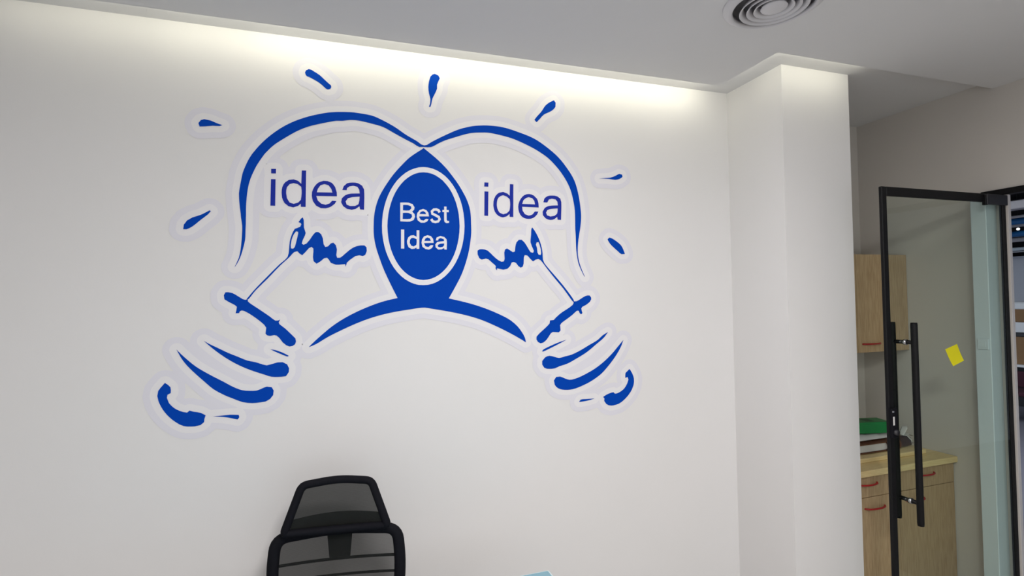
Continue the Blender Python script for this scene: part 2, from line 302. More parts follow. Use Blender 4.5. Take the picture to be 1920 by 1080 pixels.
# mural outlines on the wall plane: (part, smooth, colour, label, loops), x z in half millimetres
MURAL = [
 ('bulb_outline',1,'blue','blue arc of the left light bulb',["755 5198 727 5205 689 5232 588 5284 480 5352 373 5404 278 5439 163 5452 75 5454 -92 5436 -222 5400 -320 5363 -417 5315 -513 5251 -608 5168 -683 5085 -743 5003 -739 5008 -764 4964 -789 4907 -814 4837 -827 4768 -839 4698 -844 4657 -843 4616 -837 4534 -828 4459 -821 4384 -833 4486 -826 4443 -820 4378 -822 4298 -827 4232 -834 4167 -847 4102 -864 4058 -880 4024 -874 4029 -847 4080 -828 4131 -811 4196 -798 4258 -794 4342 -791 4415 -790 4488 -793 4392 -790 4460 -789 4550 -783 4632 -772 4716 -753 4792 -728 4856 -702 4913 -664 4978 -633 5026 -646 5009 -571 5094 -485 5163 -379 5237 -282 5288 -173 5326 -103 5347 -43 5363 8 5367 75 5381 152 5383 267 5366 372 5343 479 5291 587 5239 652 5210 708 5179 755 5183"]),
 ('bulb_outline',1,'blue','blue arc of the right light bulb',["755 5183 821 5187 895 5229 957 5262 1016 5286 1203 5353 1331 5372 1417 5375 1580 5353 1679 5330 1836 5273 1937 5226 2040 5163 2143 5067 2224 4963 2281 4856 2314 4737 2330 4628 2331 4430 2334 4376 2337 4226 2346 4143 2361 4068 2391 3997 2422 3939 2433 3928 2413 3968 2379 4051 2360 4126 2354 4193 2361 4293 2377 4386 2393 4470 2401 4546 2401 4608 2386 4740 2364 4849 2331 4947 2273 5042 2157 5177 2019 5281 1883 5357 1703 5412 1549 5444 1397 5448 1268 5434 1204 5419 1091 5380 943 5304 826 5236 780 5204 755 5198"]),
 ('overlap_shape',1,'blue','solid blue almond where the two bulbs overlap, with two arms below',["750 5171 620 5075 545 4998 471 4911 411 4825 360 4741 323 4665 297 4582 282 4500 278 4434 277 4342 283 4278 300 4195 326 4112 361 4011 413 3891 487 3735 396 3716 309 3691 202 3651 96 3604 -9 3547 -101 3485 -193 3407 -254 3351 -294 3310 -234 3334 -133 3394 -30 3445 74 3492 200 3541 329 3579 460 3606 593 3625 683 3637 739 3640 796 3630 958 3600 1075 3574 1194 3542 1314 3500 1461 3433 1585 3369 1685 3312 1758 3266 1746 3315 1712 3377 1662 3439 1587 3501 1488 3554 1365 3608 1244 3652 1124 3687 973 3724 1041 3840 1102 3955 1143 4061 1175 4169 1194 4266 1206 4364 1206 4442 1203 4548 1192 4618 1165 4695 1130 4763 1084 4839 1023 4921 961 4995 885 5067 809 5127"]),
 ('filament',1,'blue','',["-335 4468 -326 4444 -325 4377 -311 4328 -319 4302 -336 4264 -344 4233 -330 4222 -305 4234 -277 4269 -249 4314 -227 4338 -206 4340 -181 4320 -167 4282 -161 4229 -147 4206 -125 4211 -100 4239 -78 4246 -57 4223 -48 4185 -54 4132 -47 4109 -22 4109 15 4140 74 4191 126 4218 193 4225 211 4208 213 4173 199 4138 177 4126 147 4134 110 4125 73 4098 36 4063 28 4029 21 4052 -58 4046 -101 4062 -119 4093 -133 4109 -158 4104 -187 4077 -222 4054 -247 4077 -252 4114 -248 4190 -263 4205 -285 4193 -313 4159 -341 4129 -362 4143 -382 4165 -410 4154 -448 4109 -520 4038 -621 3924 -722 3815 -776 3743 -791 3743 -725 3828 -628 3937 -527 4047 -462 4112 -449 4179 -443 4247 -427 4307 -401 4363 -381 4371 -356 4383 -346 4406 -353 4417 -370 4424 -349 4455","-391 4341 -374 4338 -373 4323 -388 4255 -403 4199 -416 4186 -434 4189 -435 4217 -428 4262 -411 4311"]),
 ('filament',1,'blue','',["1848 4437 1878 4398 1911 4338 1932 4286 1948 4229 1956 4172 1959 4107 1972 4074 2019 4017 2105 3923 2192 3824 2297 3686 2299 3659 2279 3678 2181 3807 2094 3906 2008 4009 1954 4078 1933 4102 1907 4114 1876 4106 1850 4088 1821 4114 1787 4150 1761 4153 1751 4129 1747 4065 1738 4036 1716 4024 1691 4040 1666 4072 1641 4082 1620 4076 1603 4040 1573 4012 1531 4004 1465 4017 1465 3996 1449 4016 1453 4039 1417 4071 1377 4106 1353 4114 1308 4103 1284 4117 1267 4156 1267 4191 1289 4205 1338 4204 1370 4193 1418 4150 1467 4107 1512 4083 1537 4087 1546 4111 1543 4175 1552 4207 1573 4217 1602 4200 1635 4180 1656 4188 1661 4232 1675 4281 1700 4307 1730 4308 1760 4282 1797 4226 1826 4182 1852 4177 1861 4195 1840 4243 1826 4284 1834 4365 1838 4422","1893 4285 1915 4287 1927 4253 1938 4212 1941 4172 1934 4155 1912 4159 1900 4179 1896 4228 1884 4260"]),
 ('socket_bar',1,'blue','',["-951 3806 -930 3807 -898 3799 -856 3772 -819 3746 -800 3740 -789 3741 -781 3744 -779 3726 -765 3711 -684 3650 -608 3591 -564 3554 -542 3554 -525 3563 -537 3537 -531 3522 -487 3484 -431 3424 -403 3393 -398 3365 -406 3341 -426 3327 -451 3323 -477 3335 -504 3360 -532 3401 -554 3423 -573 3428 -609 3422 -631 3429 -643 3444 -637 3495 -652 3520 -707 3572 -771 3622 -809 3645 -827 3649 -841 3643 -847 3627 -875 3626 -870 3645 -864 3680 -878 3695 -925 3723 -959 3747 -963 3782"]),
 ('socket_bar',1,'blue','',["2297 3672 2329 3673 2377 3697 2434 3727 2483 3731 2499 3709 2500 3691 2481 3662 2432 3630 2392 3612 2382 3595 2394 3547 2378 3534 2362 3548 2351 3573 2331 3574 2278 3532 2214 3490 2151 3449 2136 3428 2140 3374 2121 3355 2087 3358 2052 3361 2032 3349 1985 3287 1946 3257 1916 3250 1886 3266 1871 3292 1873 3320 1903 3350 2019 3449 2024 3481 2066 3484 2090 3508 2153 3556 2232 3601 2280 3633 2293 3651"]),
 ('screw_thread',1,'blue','',["-1113 3400 -1080 3376 -1006 3333 -932 3290 -857 3253 -789 3219 -719 3199 -665 3177 -634 3168 -595 3177 -548 3189 -508 3189 -472 3168 -456 3133 -459 3098 -481 3065 -517 3062 -596 3067 -650 3088 -735 3123 -812 3160 -887 3204 -962 3258 -1029 3315 -1080 3364"]),
 ('screw_thread',1,'blue','',["-1313 3335 -1283 3299 -1226 3238 -1176 3190 -1118 3146 -1044 3096 -970 3049 -896 3000 -828 2967 -767 2957 -713 2956 -682 2967 -635 2984 -596 2976 -581 2947 -585 2908 -609 2876 -644 2857 -690 2852 -752 2851 -821 2865 -889 2897 -963 2936 -1045 2992 -1111 3059 -1169 3120 -1233 3194 -1276 3258"]),
 ('bulb_base',1,'blue','',["-1397 3067 -1358 3029 -1356 2980 -1379 2969 -1383 2943 -1369 2901 -1334 2858 -1291 2829 -1238 2811 -1221 2826 -1191 2814 -1140 2801 -1103 2777 -1112 2749 -1115 2721 -1141 2699 -1184 2692 -1263 2702 -1320 2739 -1369 2788 -1411 2848 -1442 2919 -1451 2964 -1444 3004"]),
 ('dash',1,'blue','',["-1046 2764 -979 2764 -919 2766 -855 2759 -850 2739 -863 2721 -897 2732 -964 2751"]),
 ('dash',1,'blue','',["-604 3307 -560 3295 -505 3271 -456 3241 -469 3236 -522 3261 -577 3289"]),
 ('dash',1,'blue','',["2206 3276 2113 3250 2033 3222 1944 3185 1929 3167 1943 3165 2033 3200 2133 3242"]),
 ('screw_thread',1,'blue','',["2691 3337 2628 3306 2564 3257 2458 3205 2354 3154 2261 3118 2180 3102 2120 3090 2070 3103 2011 3118 1962 3104 1930 3069 1929 3033 1950 3000 1979 2987 2063 2985 2118 3004 2209 3027 2311 3072 2436 3136 2563 3224 2638 3278"]),
 ('screw_thread',1,'blue','',["2874 3244 2818 3189 2741 3112 2643 3031 2536 2962 2431 2912 2348 2880 2286 2863 2230 2858 2175 2877 2126 2898 2081 2897 2055 2862 2064 2816 2103 2778 2173 2758 2263 2758 2366 2784 2481 2829 2598 2897 2695 2986 2783 3086 2845 3178"]),
 ('bulb_base',1,'blue','',["2942 2929 2974 2879 2994 2820 2987 2753 2947 2679 2880 2612 2803 2566 2706 2553 2653 2573 2628 2608 2631 2636 2615 2651 2666 2676 2741 2692 2757 2676 2806 2684 2872 2723 2911 2777 2926 2815 2916 2844 2888 2836 2892 2889 2920 2911"]),
 ('dash',1,'blue','',["2513 2643 2425 2644 2353 2643 2334 2621 2362 2621 2435 2627"]),
 ('light_ray',1,'blue','',["-306 5777 -297 5797 -274 5811 -252 5808 -220 5790 -179 5765 -139 5729 -106 5700 -86 5684 -83 5668 -92 5652 -112 5644 -130 5650 -160 5678 -200 5706 -240 5726 -272 5741 -290 5744 -301 5759"]),
 ('light_ray',1,'blue','',["867 5906 901 5895 916 5868 900 5834 888 5802 888 5764 864 5708 841 5660 829 5605 821 5578 806 5576 818 5612 822 5654 808 5709 803 5770 811 5831 825 5875 844 5896"]),
 ('light_ray',1,'blue','',["2115 5778 2134 5755 2131 5710 2086 5664 1998 5615 1953 5566 1917 5529 1893 5552 1928 5596 1972 5645 2017 5711 2061 5748"]),
 ('light_ray',1,'blue','',["-1149 5241 -1131 5268 -1105 5278 -1060 5272 -1007 5251 -969 5240 -989 5230 -1042 5228 -1096 5218 -1140 5213"]),
 ('light_ray',1,'blue','',["-1067 4503 -1059 4495 -1081 4467 -1134 4420 -1195 4363 -1239 4337 -1263 4337 -1258 4376 -1234 4412 -1195 4438 -1134 4462"]),
 ('light_ray',1,'blue','',["2623 4984 2702 4995 2759 5002 2817 5023 2869 5049 2904 5043 2909 5018 2874 4995 2816 4982 2747 4987 2679 4987"]),
 ('light_ray',1,'blue','',["2709 4331 2732 4352 2766 4342 2845 4293 2884 4253 2917 4177 2876 4173 2831 4206 2742 4281"]),
 ('L1',0,'blue','',["-589 4887 -550 4889 -551 4848 -589 4847"]),
 ('L1',0,'blue','',["-591 4796 -554 4797 -559 4562 -597 4562"]),
 ('L1',1,'blue','',["-339 4888 -303 4889 -310 4562 -349 4562 -350 4590 -373 4568 -412 4554 -451 4563 -483 4590 -503 4638 -506 4680 -500 4730 -478 4773 -446 4797 -407 4804 -371 4793 -344 4767","-407 4771 -374 4764 -345 4741 -349 4624 -372 4598 -408 4586 -441 4595 -463 4633 -469 4678 -462 4732 -439 4761"]),
 ('L1',1,'blue','',["-44 4670 -45 4706 -58 4752 -88 4791 -125 4805 -159 4805 -199 4788 -233 4751 -255 4699 -257 4664 -247 4614 -221 4576 -181 4556 -141 4556 -94 4574 -63 4600 -49 4626 -86 4627 -107 4602 -141 4588 -177 4596 -207 4623 -220 4665","-215 4698 -206 4730 -183 4764 -149 4776 -115 4767 -92 4736 -82 4702"]),
 ('L1',1,'blue','',["3 4730 17 4767 45 4793 94 4803 143 4799 177 4779 195 4743 193 4556 158 4557 152 4586 119 4561 84 4552 43 4558 9 4582 -8 4617 -1 4654 30 4684 79 4700 121 4703 156 4705 152 4741 135 4766 100 4774 66 4766 45 4750 41 4730","155 4676 93 4669 51 4656 31 4626 40 4597 71 4584 113 4587 144 4605"]),
 ('L2',0,'blue','',["1349 4873 1390 4873 1388 4832 1346 4832"]),
 ('L2',0,'blue','',["1348 4783 1388 4783 1381 4540 1342 4541"]),
 ('L2',1,'blue','',["1615 4870 1652 4870 1645 4537 1607 4538 1605 4567 1576 4542 1538 4530 1489 4544 1452 4584 1437 4646 1440 4688 1460 4741 1499 4777 1542 4787 1586 4773 1611 4751","1542 4754 1580 4742 1610 4717 1606 4601 1577 4573 1538 4561 1501 4576 1477 4622 1475 4679 1492 4727"]),
 ('L2',1,'blue','',["1923 4645 1921 4688 1905 4735 1871 4766 1820 4779 1769 4766 1729 4727 1703 4668 1702 4615 1721 4563 1759 4532 1810 4523 1861 4535 1901 4569 1919 4602 1879 4602 1856 4573 1810 4557 1771 4570 1746 4606 1742 4646","1743 4674 1757 4713 1786 4737 1816 4747 1854 4738 1876 4712 1883 4675"]),
 ('L2',1,'blue','',["1975 4701 1987 4739 2026 4768 2079 4775 2131 4770 2166 4747 2177 4709 2170 4524 2132 4525 2127 4555 2097 4532 2050 4520 1998 4535 1968 4566 1965 4603 1989 4642 2036 4665 2100 4673 2137 4675 2133 4713 2113 4737 2072 4743 2037 4733 2019 4700","2134 4644 2064 4636 2017 4621 2003 4594 2014 4567 2051 4556 2097 4565 2127 4588"]),
 ('L3',1,'white','',["522 4636 600 4638 637 4626 655 4596 651 4573 632 4554 654 4532 659 4506 646 4475 612 4459 520 4458","548 4615 596 4615 623 4603 625 4584 606 4564 546 4563","545 4539 598 4541 628 4527 631 4505 616 4485 583 4481 542 4481"]),
 ('L3',1,'white','',["792 4514 786 4548 767 4574 737 4584 703 4572 680 4541 674 4506 683 4473 713 4451 747 4452 774 4465 787 4487 763 4490 740 4472 713 4477 699 4500 699 4511","700 4534 714 4555 737 4563 757 4553 765 4534"]),
 ('L3',1,'white','',["906 4562 893 4586 865 4596 833 4592 808 4567 815 4533 852 4515 877 4502 881 4490 874 4479 854 4474 835 4477 823 4497 802 4482 820 4457 853 4450 887 4459 906 4488 895 4520 864 4537 833 4551 831 4559 843 4570 861 4572 876 4567 884 4550"]),
 ('L3',0,'white','',["940 4614 963 4615 963 4583 985 4582 984 4561 963 4561 963 4485 973 4476 986 4478 986 4458 961 4454 942 4465 938 4484 939 4560 922 4561 923 4582 940 4582"]),
 ('L3',0,'white','',["526 4381 556 4381 554 4201 524 4201"]),
 ('L3',1,'white','',["672 4378 698 4378 695 4201 669 4200 668 4212 651 4202 623 4198 595 4213 582 4246 580 4274 592 4307 615 4326 643 4330 671 4315","638 4305 671 4293 668 4238 642 4222 619 4230 605 4256 608 4284 620 4300"]),
 ('L3',1,'white','',["833 4260 828 4298 808 4324 775 4333 741 4320 722 4291 717 4258 726 4220 754 4200 787 4194 816 4210 830 4236 805 4238 782 4219 754 4225 742 4249 742 4256","743 4277 755 4301 774 4311 798 4302 807 4278"]),
 ('L3',1,'white','',["853 4284 863 4313 898 4328 937 4319 959 4296 959 4197 936 4198 932 4212 911 4199 877 4196 852 4217 849 4246 869 4270 903 4275 935 4279 932 4298 903 4307 882 4301 876 4284","935 4257 897 4253 873 4241 873 4224 892 4217 921 4223 935 4238"]),
 ('oval_ring',0,'white','',["1139 4430 1135 4365 1126 4300 1113 4238 1094 4177 1071 4121 1044 4068 1012 4019 978 3977 940 3939 901 3909 859 3884 816 3867 772 3857 728 3854 684 3857 641 3868 600 3886 560 3910 523 3940 489 3976 457 4018 430 4064 406 4115 386 4169 371 4226 360 4285 353 4346 352 4408 355 4470 362 4531 375 4591 392 4650 413 4705 438 4757 467 4805 499 4849 535 4887 573 4920 613 4947 656 4967 699 4981 743 4987 787 4986 831 4978 874 4963 915 4941 955 4912 991 4877 1025 4835 1055 4788 1080 4737 1102 4681 1119 4621 1130 4559 1137 4495","1090 4429 1087 4369 1079 4311 1067 4254 1051 4199 1031 4147 1007 4099 980 4055 950 4016 917 3982 882 3954 846 3932 808 3916 770 3907 731 3903 693 3907 655 3917 619 3933 584 3955 552 3982 521 4015 494 4053 470 4095 449 4141 431 4191 418 4243 408 4297 403 4353 401 4409 404 4466 411 4522 422 4577 437 4630 455 4681 477 4729 503 4773 531 4812 562 4847 596 4877 631 4901 668 4920 706 4932 745 4937 784 4936 822 4929 859 4915 895 4894 930 4868 961 4835 991 4798 1017 4755 1039 4708 1058 4657 1072 4603 1083 4546 1088 4488"]),
]

# ------------------------------------------------------------------ round air diffuser in the ceiling
t = empty('ceiling_diffuser', (VC[0], VC[1], HC))
tag(t, 'round white air diffuser with concentric rings in the ceiling', 'air vent')
lathe('flange', [(.150, .002), (.150, -.016), (.156, -.022), (.170, -.016), (.186, -.005), (.187, -.0003), (.152, -.0003), (.150, .002)], 'diff', t, n=64)
for k, r in enumerate((.126, .100, .074)):
    lathe('ring', [(r, -.026), (r - .003, -.028), (r - .012, -.018), (r - .020, .004), (r - .017, .006), (r - .008, -.014), (r, -.026)], 'diff', t, n=64)
lathe('centre_disc', [(.0001, -.030), (.030, -.030), (.046, -.026), (.049, -.022), (.044, -.014), (.030, .002), (.0001, .004)], 'diff', t, n=48)
lathe('duct_throat', [(.151, 0.0), (.151, .040), (.0001, .040)], 'throat', t, n=48)

# ------------------------------------------------------------------ the mural: thin vinyl pieces stuck on the wall
def smooth_loop(P, sm):
    P = [Vector(p) for p in P]; n = len(P)
    if not sm: return P
    corner = []
    for i in range(n):
        a = (P[i] - P[i - 1]); b = (P[(i + 1) % n] - P[i])
        corner.append(a.length > 1e-6 and b.length > 1e-6 and a.angle(b) > math.radians(62))
    out = []
    for i in range(n):
        p1, p2 = P[i], P[(i + 1) % n]
        p0 = P[i - 1] if not corner[i] else p1 * 2 - p2
        p3 = P[(i + 2) % n] if not corner[(i + 1) % n] else p2 * 2 - p1
        d = (p2 - p1).length
        # tangents limited by the segment length (keeps short segments calm)
        t1 = (p2 - p0); t2 = (p3 - p1)
        if t1.length > 1e-9: t1 = t1.normalized() * d
        if t2.length > 1e-9: t2 = t2.normalized() * d
        k = max(1, min(5, int(d / 0.012)))
        for s in range(k):
            u = s / k; u2 = u * u; u3 = u2 * u
            out.append(p1 * (2 * u3 - 3 * u2 + 1) + t1 * (u3 - 2 * u2 + u) + p2 * (-2 * u3 + 3 * u2) + t2 * (u3 - u2))
    return out

def parse(s):
    v = [float(a) / 2000.0 for a in s.split()]
    return [(v[i], v[i + 1], 0.0) for i in range(0, len(v), 2)]

def vinyl_mesh(name, groups, y0, th):
    """groups: list of [outer, hole...] in (x, z); a thin plate standing th proud of the plane y0"""
    vs, fs = [], []
    for loops in groups:
        o = len(vs)
        L3 = [[Vector((p[0], p[1], 0)) for p in l] for l in loops]
        tris = tessellate_polygon(L3); flat = [p for l in L3 for p in l]; n = len(flat)
        vs += [(p.x, y0 - th, p.y) for p in flat] + [(p.x, y0, p.y) for p in flat]
        for tr in tris:
            a, b, c = (flat[i] for i in tr)
            if (b - a).cross(c - a).z < 0: tr = tr[::-1]
            fs.append(tuple(o + i for i in tr))
        q = o
        for l in L3:
            k = len(l)
            for i in range(k): fs.append((q + i, q + (i + 1) % k, q + (i + 1) % k + n, q + i + n))
            q += k
    me = bpy.data.meshes.new(name); me.from_pydata(vs, [], fs); me.update()
    return me

mural = empty('wall_mural_sticker', (0, 0, 0))
tag(mural, 'blue wall sticker of two overlapping light bulbs reading idea, Best Idea, idea', 'wall sticker')
TH = 0.0006
all_loops = []; words = {'L1': [], 'L2': [], 'L3': []}
for name, sm, colr, lab, loops in MURAL:
    G = [smooth_loop(parse(s), sm) for s in loops]
    if colr == 'blue': all_loops.append(G[0])
    if name in words: words[name].append(G); continue
    y = YM - 0.0016 if colr == 'blue' else YM - 0.0023
    o = link(name, vinyl_mesh(name, [G], y, TH), 'blue' if colr == 'blue' else 'white_vinyl', mural)
    if lab: o['label'] = lab
    elif name == 'oval_ring': o['label'] = 'white oval ring'
for k, (mt, lab) in {'L1': ('indigo', 'left word idea in dark blue letters'), 'L2': ('indigo', 'right word idea in dark blue letters'), 'L3': ('white_vinyl', 'words Best Idea in white letters')}.items():
    o = link('lettering', vinyl_mesh('lettering', words[k], YM - 0.0016 if mt == 'indigo' else YM - 0.0023, TH), mt, mural)
    o['label'] = lab

# pale borders that follow the blue shapes: iso-bands of their distance field
def distance_grid(loops, x0, x1, z0, z1, st):
    xs = np.arange(x0, x1, st); zs = np.arange(z0, z1, st)
    D = np.full((len(zs), len(xs)), 1.0, np.float32); R = 0.10
    for L in loops:
        P = np.array([(p[0], p[1]) for p in L]); Q = np.roll(P, -1, 0)
        ix0 = max(0, int((P[:, 0].min() - R - x0) / st)); ix1 = min(len(xs), int((P[:, 0].max() + R - x0) / st) + 2)
        iz0 = max(0, int((P[:, 1].min() - R - z0) / st)); iz1 = min(len(zs), int((P[:, 1].max() + R - z0) / st) + 2)
        gx, gz = np.meshgrid(xs[ix0:ix1], zs[iz0:iz1])
        best = np.full(gx.shape, 1e9); inside = np.zeros(gx.shape, bool)
        for (ax, az), (bx, bz) in zip(P, Q):
            dx, dz = bx - ax, bz - az; l2 = dx * dx + dz * dz + 1e-12
            u = np.clip(((gx - ax) * dx + (gz - az) * dz) / l2, 0, 1)
            best = np.minimum(best, (gx - ax - u * dx) ** 2 + (gz - az - u * dz) ** 2)
            cr = ((az > gz) != (bz > gz)) & (gx < (bx - ax) * (gz - az) / (bz - az + 1e-15) + ax)
            inside ^= cr
        d = np.sqrt(best); d[inside] = -0.001
        D[iz0:iz1, ix0:ix1] = np.minimum(D[iz0:iz1, ix0:ix1], d)
    return xs, zs, D

def isoband(xs, zs, D, lo, hi, y):
    vs, fs = [], []; cache = {}
    def vid(p):
        k = (round(p[0], 5), round(p[1], 5))
        if k not in cache: cache[k] = len(vs); vs.append((p[0], y, p[1]))
        return cache[k]
    def clip(poly, f):
        out = []
        for i in range(len(poly)):
            a, b = poly[i], poly[(i + 1) % len(poly)]; fa, fb = f(a), f(b)
            if fa >= 0: out.append(a)
            if (fa >= 0) != (fb >= 0):
                u = fa / (fa - fb); out.append(tuple(a[k] + u * (b[k] - a[k]) for k in range(3)))
        return out
    mn = np.minimum.reduce([D[:-1, :-1], D[1:, :-1], D[:-1, 1:], D[1:, 1:]]); mx = np.maximum.reduce([D[:-1, :-1], D[1:, :-1], D[:-1, 1:], D[1:, 1:]])
    for j, i in zip(*np.where((mx > lo) & (mn < hi))):
        q = [(xs[i], zs[j], D[j, i]), (xs[i + 1], zs[j], D[j, i + 1]), (xs[i + 1], zs[j + 1], D[j + 1, i + 1]), (xs[i], zs[j + 1], D[j + 1, i])]
        if mn[j, i] < lo: q = clip(q, lambda p: p[2] - lo)
        if len(q) > 2 and mx[j, i] > hi: q = clip(q, lambda p: hi - p[2])
        if len(q) > 2:
            ids = []
            for p in q:
                v = vid(p)
                if v not in ids: ids.append(v)
            if len(ids) > 2: fs.append(ids)
    me = bpy.data.meshes.new('border'); me.from_pydata(vs, [], fs); me.update(); return me

ax = [p[0] for L in all_loops for p in L]; az = [p[1] for L in all_loops for p in L]
xs, zs, D = distance_grid(all_loops, min(ax) - .12, max(ax) + .12, min(az) - .12, max(az) + .12, 0.005)
H1, H2 = 0.027, 0.052
o = link('sticker_border', isoband(xs, zs, D, -1, H1, YM - 0.0009), 'halo_in', mural); o['label'] = 'whitish inner border round the blue shapes'
o = link('sticker_border', isoband(xs, zs, D, H1, H2, YM - 0.0009), 'halo', mural); o['label'] = 'pale lavender outer border round the blue shapes'

# ------------------------------------------------------------------ glass door, standing open at a right angle to the right wall
YD0, YD1 = 1.858, 1.876
door = empty('door_1', (XR, YD1, 0)); struct(door, 'black framed glass door standing open in front of the pantry alcove'); door['category'] = 'door'
def dbox(name, x0, x1, y0, y1, z0, z1, mat, bev=0.0, par=None):
    return box(name, x0 - XR, x1 - XR, y0 - YD1, y1 - YD1, z0, z1, mat, par or door, bev)
DX0, DX1, DT = 2.562, 3.511, 2.386
dbox('stile', DX0, DX0 + 0.034, YD0, YD1, 0.012, DT, 'black', .003)
dbox('stile', DX1 - 0.028, DX1, YD0, YD1, 0.012, DT, 'black', .003)
dbox('top_rail', DX0 + 0.034, DX1 - 0.028, YD0, YD1, DT - 0.046, DT, 'black', .003)
dbox('bottom_rail', DX0 + 0.034, DX1 - 0.028, YD0, YD1, 0.012, 0.10, 'black', .003)
dbox('glass_pane', DX0 + 0.031, DX1 - 0.025, YD0 + 0.005, YD0 + 0.013, 0.095, DT - 0.042, 'glass')
pt = dbox('pivot_patch', 3.335, 3.508, YD0 - 0.012, YD0 + 0.006, DT - 0.060, DT - 0.004, 'dkgrey', .002); pt['label'] = 'dark grey pivot fitting'
dbox('pivot_cap', 3.325, 3.345, YD0 - 0.010, YD0 + 0.008, DT - 0.064, DT - 0.010, 'black', .002, )
# back-to-back pull handle
hx = 2.686
for y in (1.811, 1.9186):
    h = tube('pull_bar', [(hx - XR, y - YD1, .705), (hx - XR, y - YD1, .72), (hx - XR, y - YD1, 1.69), (hx - XR, y - YD1, 1.702)], [.0140, .0152, .0152, .0140], 'black', door, 16, upv=(1, 0, 0))
for z in (1.603, .812):
    sp = tube('standoff', [(hx - XR, 1.812 - YD1, z), (hx - XR, 1.918 - YD1, z)], .010, 'black', door, 12, upv=(1, 0, 0))
    tube('standoff_collar', [(hx - XR, YD0 - .010 - YD1, z), (hx - XR, YD0 + .004 - YD1, z)], .014, 'chrome', sp, 16, upv=(1, 0, 0))
lk = dbox('lock_case', 2.558, 2.598, YD0 - 0.016, YD0 + 0.002, 1.135, 1.282, 'blackplastic', .004)
tube('lock_cylinder', [(2.578 - XR, YD0 - .028 - YD1, 1.165), (2.578 - XR, YD0 - .01 - YD1, 1.165)], .014, 'dkgrey', lk, 16, upv=(1, 0, 0))
lb = dbox('lock_plate', 2.564, 2.574, YD0 - 0.0175, YD0 - 0.0155, 1.20, 1.242, 'paper', 0, lk); lb['label'] = 'small pale plate'
dbox('lock_screw', 2.561, 2.571, YD0 - 0.019, YD0 - 0.0155, 1.262, 1.272, 'chrome', 0.001, lk)
# door frame bars in the opening and the post behind the leaf
fr = empty('trim_1', (XR, DOOR_Y1, 0)); struct(fr, 'black head bar and pale jambs of the door opening')
box('head_bar', -0.012, TW + 0.02, DOOR_Y0 - DOOR_Y1, 0.12, DT + 0.002, DOOR_H + 0.012, 'black', fr, .002)
box('jamb', 0.0015, TW + .002, -0.003, -0.0002, 0, DT, 'jamb', fr)
box('jamb', -0.004, TW + .004, DOOR_Y0 - DOOR_Y1 - 0.002, DOOR_Y0 - DOOR_Y1 + 0.02, 0, DT, 'jamb', fr)
struct(box('trim_2', 3.420, XR, 1.902, 1.978, 0, 2.388, 'post', None, .003), 'pale post against the right wall seen through the door glass')
sw = tag(box('switch_plate', 3.4125, 3.4205, 1.910, 1.962, 1.525, 1.585, 'post', None, .002), 'small grey switch plate on the pale post behind the glass', 'switch')
box('rocker', 3.4105, 3.4127, 1.922, 1.950, 1.54, 1.57, 'post', sw, .0005)

# yellow note stuck on the glass
note = [(2.986, 1.552), (3.078, 1.576), (3.119, 1.487), (3.034, 1.462)]
n_ = 6; vs = []; fs = []
yn = YD0 + 0.0045
for a in range(n_ + 1):
    for b in range(n_ + 1):
        u, v = a / n_, b / n_
        x = (note[0][0] * (1 - u) + note[1][0] * u) * (1 - v) + (note[3][0] * (1 - u) + note[2][0] * u) * v
        z = (note[0][1] * (1 - u) + note[1][1] * u) * (1 - v) + (note[3][1] * (1 - u) + note[2][1] * u) * v
        vs.append((x, yn - 0.012 * max(0, v - .35) ** 2 - .0004, z))
for a in range(n_):
    for b in range(n_):
        i = a * (n_ + 1) + b; fs.append((i, i + 1, i + n_ + 2, i + n_ + 1))
N = len(vs); vs += [(x, y - .0003, z) for x, y, z in vs]; fs += [tuple(i + N for i in f[::-1]) for f in fs]
me = bpy.data.meshes.new('sticky_note'); me.from_pydata(vs, [], fs); me.update()
tag(link('sticky_note', me, 'yellow'), 'small yellow paper note stuck askew on the door glass', 'note')

# ------------------------------------------------------------------ pantry alcove cabinets
def handle(x0, x1, yf, z, par, sag=0.012):
    pts = [(x0, yf + .001, z)]; n = 10
    for i in range(n + 1):
        u = i / n; pts.append((x0 + (x1 - x0) * u, yf - 0.022 * math.sin(PI * min(1, max(0, u))) ** .5 - .002, z))
    pts.append((x1, yf + .001, z))
    return tube('handle', pts, .0052, 'red', par, 8, upv=(0, 0, 1))

UY = 2.40
up = empty('wall_cabinet', (3.07, YB, 1.478)); tag(up, 'pale oak wall cabinet with a red handle above the pantry counter', 'cabinet')
def rel(o, e):
    o.location = -Vector(e.location); return o
rel(box('body', X1 + .002, XR - .002, UY + .019, YB - .001, 1.482, 2.098, 'oak', up, .001), up)
for (x0, x1, h0, h1) in ((X1 + .003, 3.0605, 2.87, 3.02), (3.0635, XR - .003, 3.100, 3.250)):
    d = rel(box('door', x0, x1, UY, UY + .0185, 1.479, 2.099, 'oak', up, .0015), up)
    handle(h0, h1, UY, 1.533, d)

BY = 2.165
XG = 3.045
for i, (x0, x1, hd, hh) in enumerate(((X1 + .003, XG - .0015, (2.728, 2.870), (2.772, 2.925)), (XG + .0015, XR - .003, (3.200, 3.335), (3.100, 3.245)))):
    b = empty('base_cabinet', (x0, BY, 0)); tag(b, ['pale oak base cabinet next to the column, with red bow handles', 'pale oak base cabinet next to the right wall, with red bow handles'][i], 'cabinet', 'pantry base cabinets')
    rel(box('body', x0, x1, BY + .0195, YB - .001, 0.09, .824, 'oak', b, .001), b)
    rel(box('plinth', x0, x1, BY + .06, BY + .075, 0, .0895, 'dkgrey', b), b)
    dr = rel(box('drawer', x0, x1, BY, BY + .019, .7035, .822, 'oak', b, .0015), b); handle(*hd, BY, .779, dr)
    dd = rel(box('door', x0, x1, BY, BY + .019, .094, .7005, 'oak', b, .0015), b); handle(*hh, BY, .642, dd)
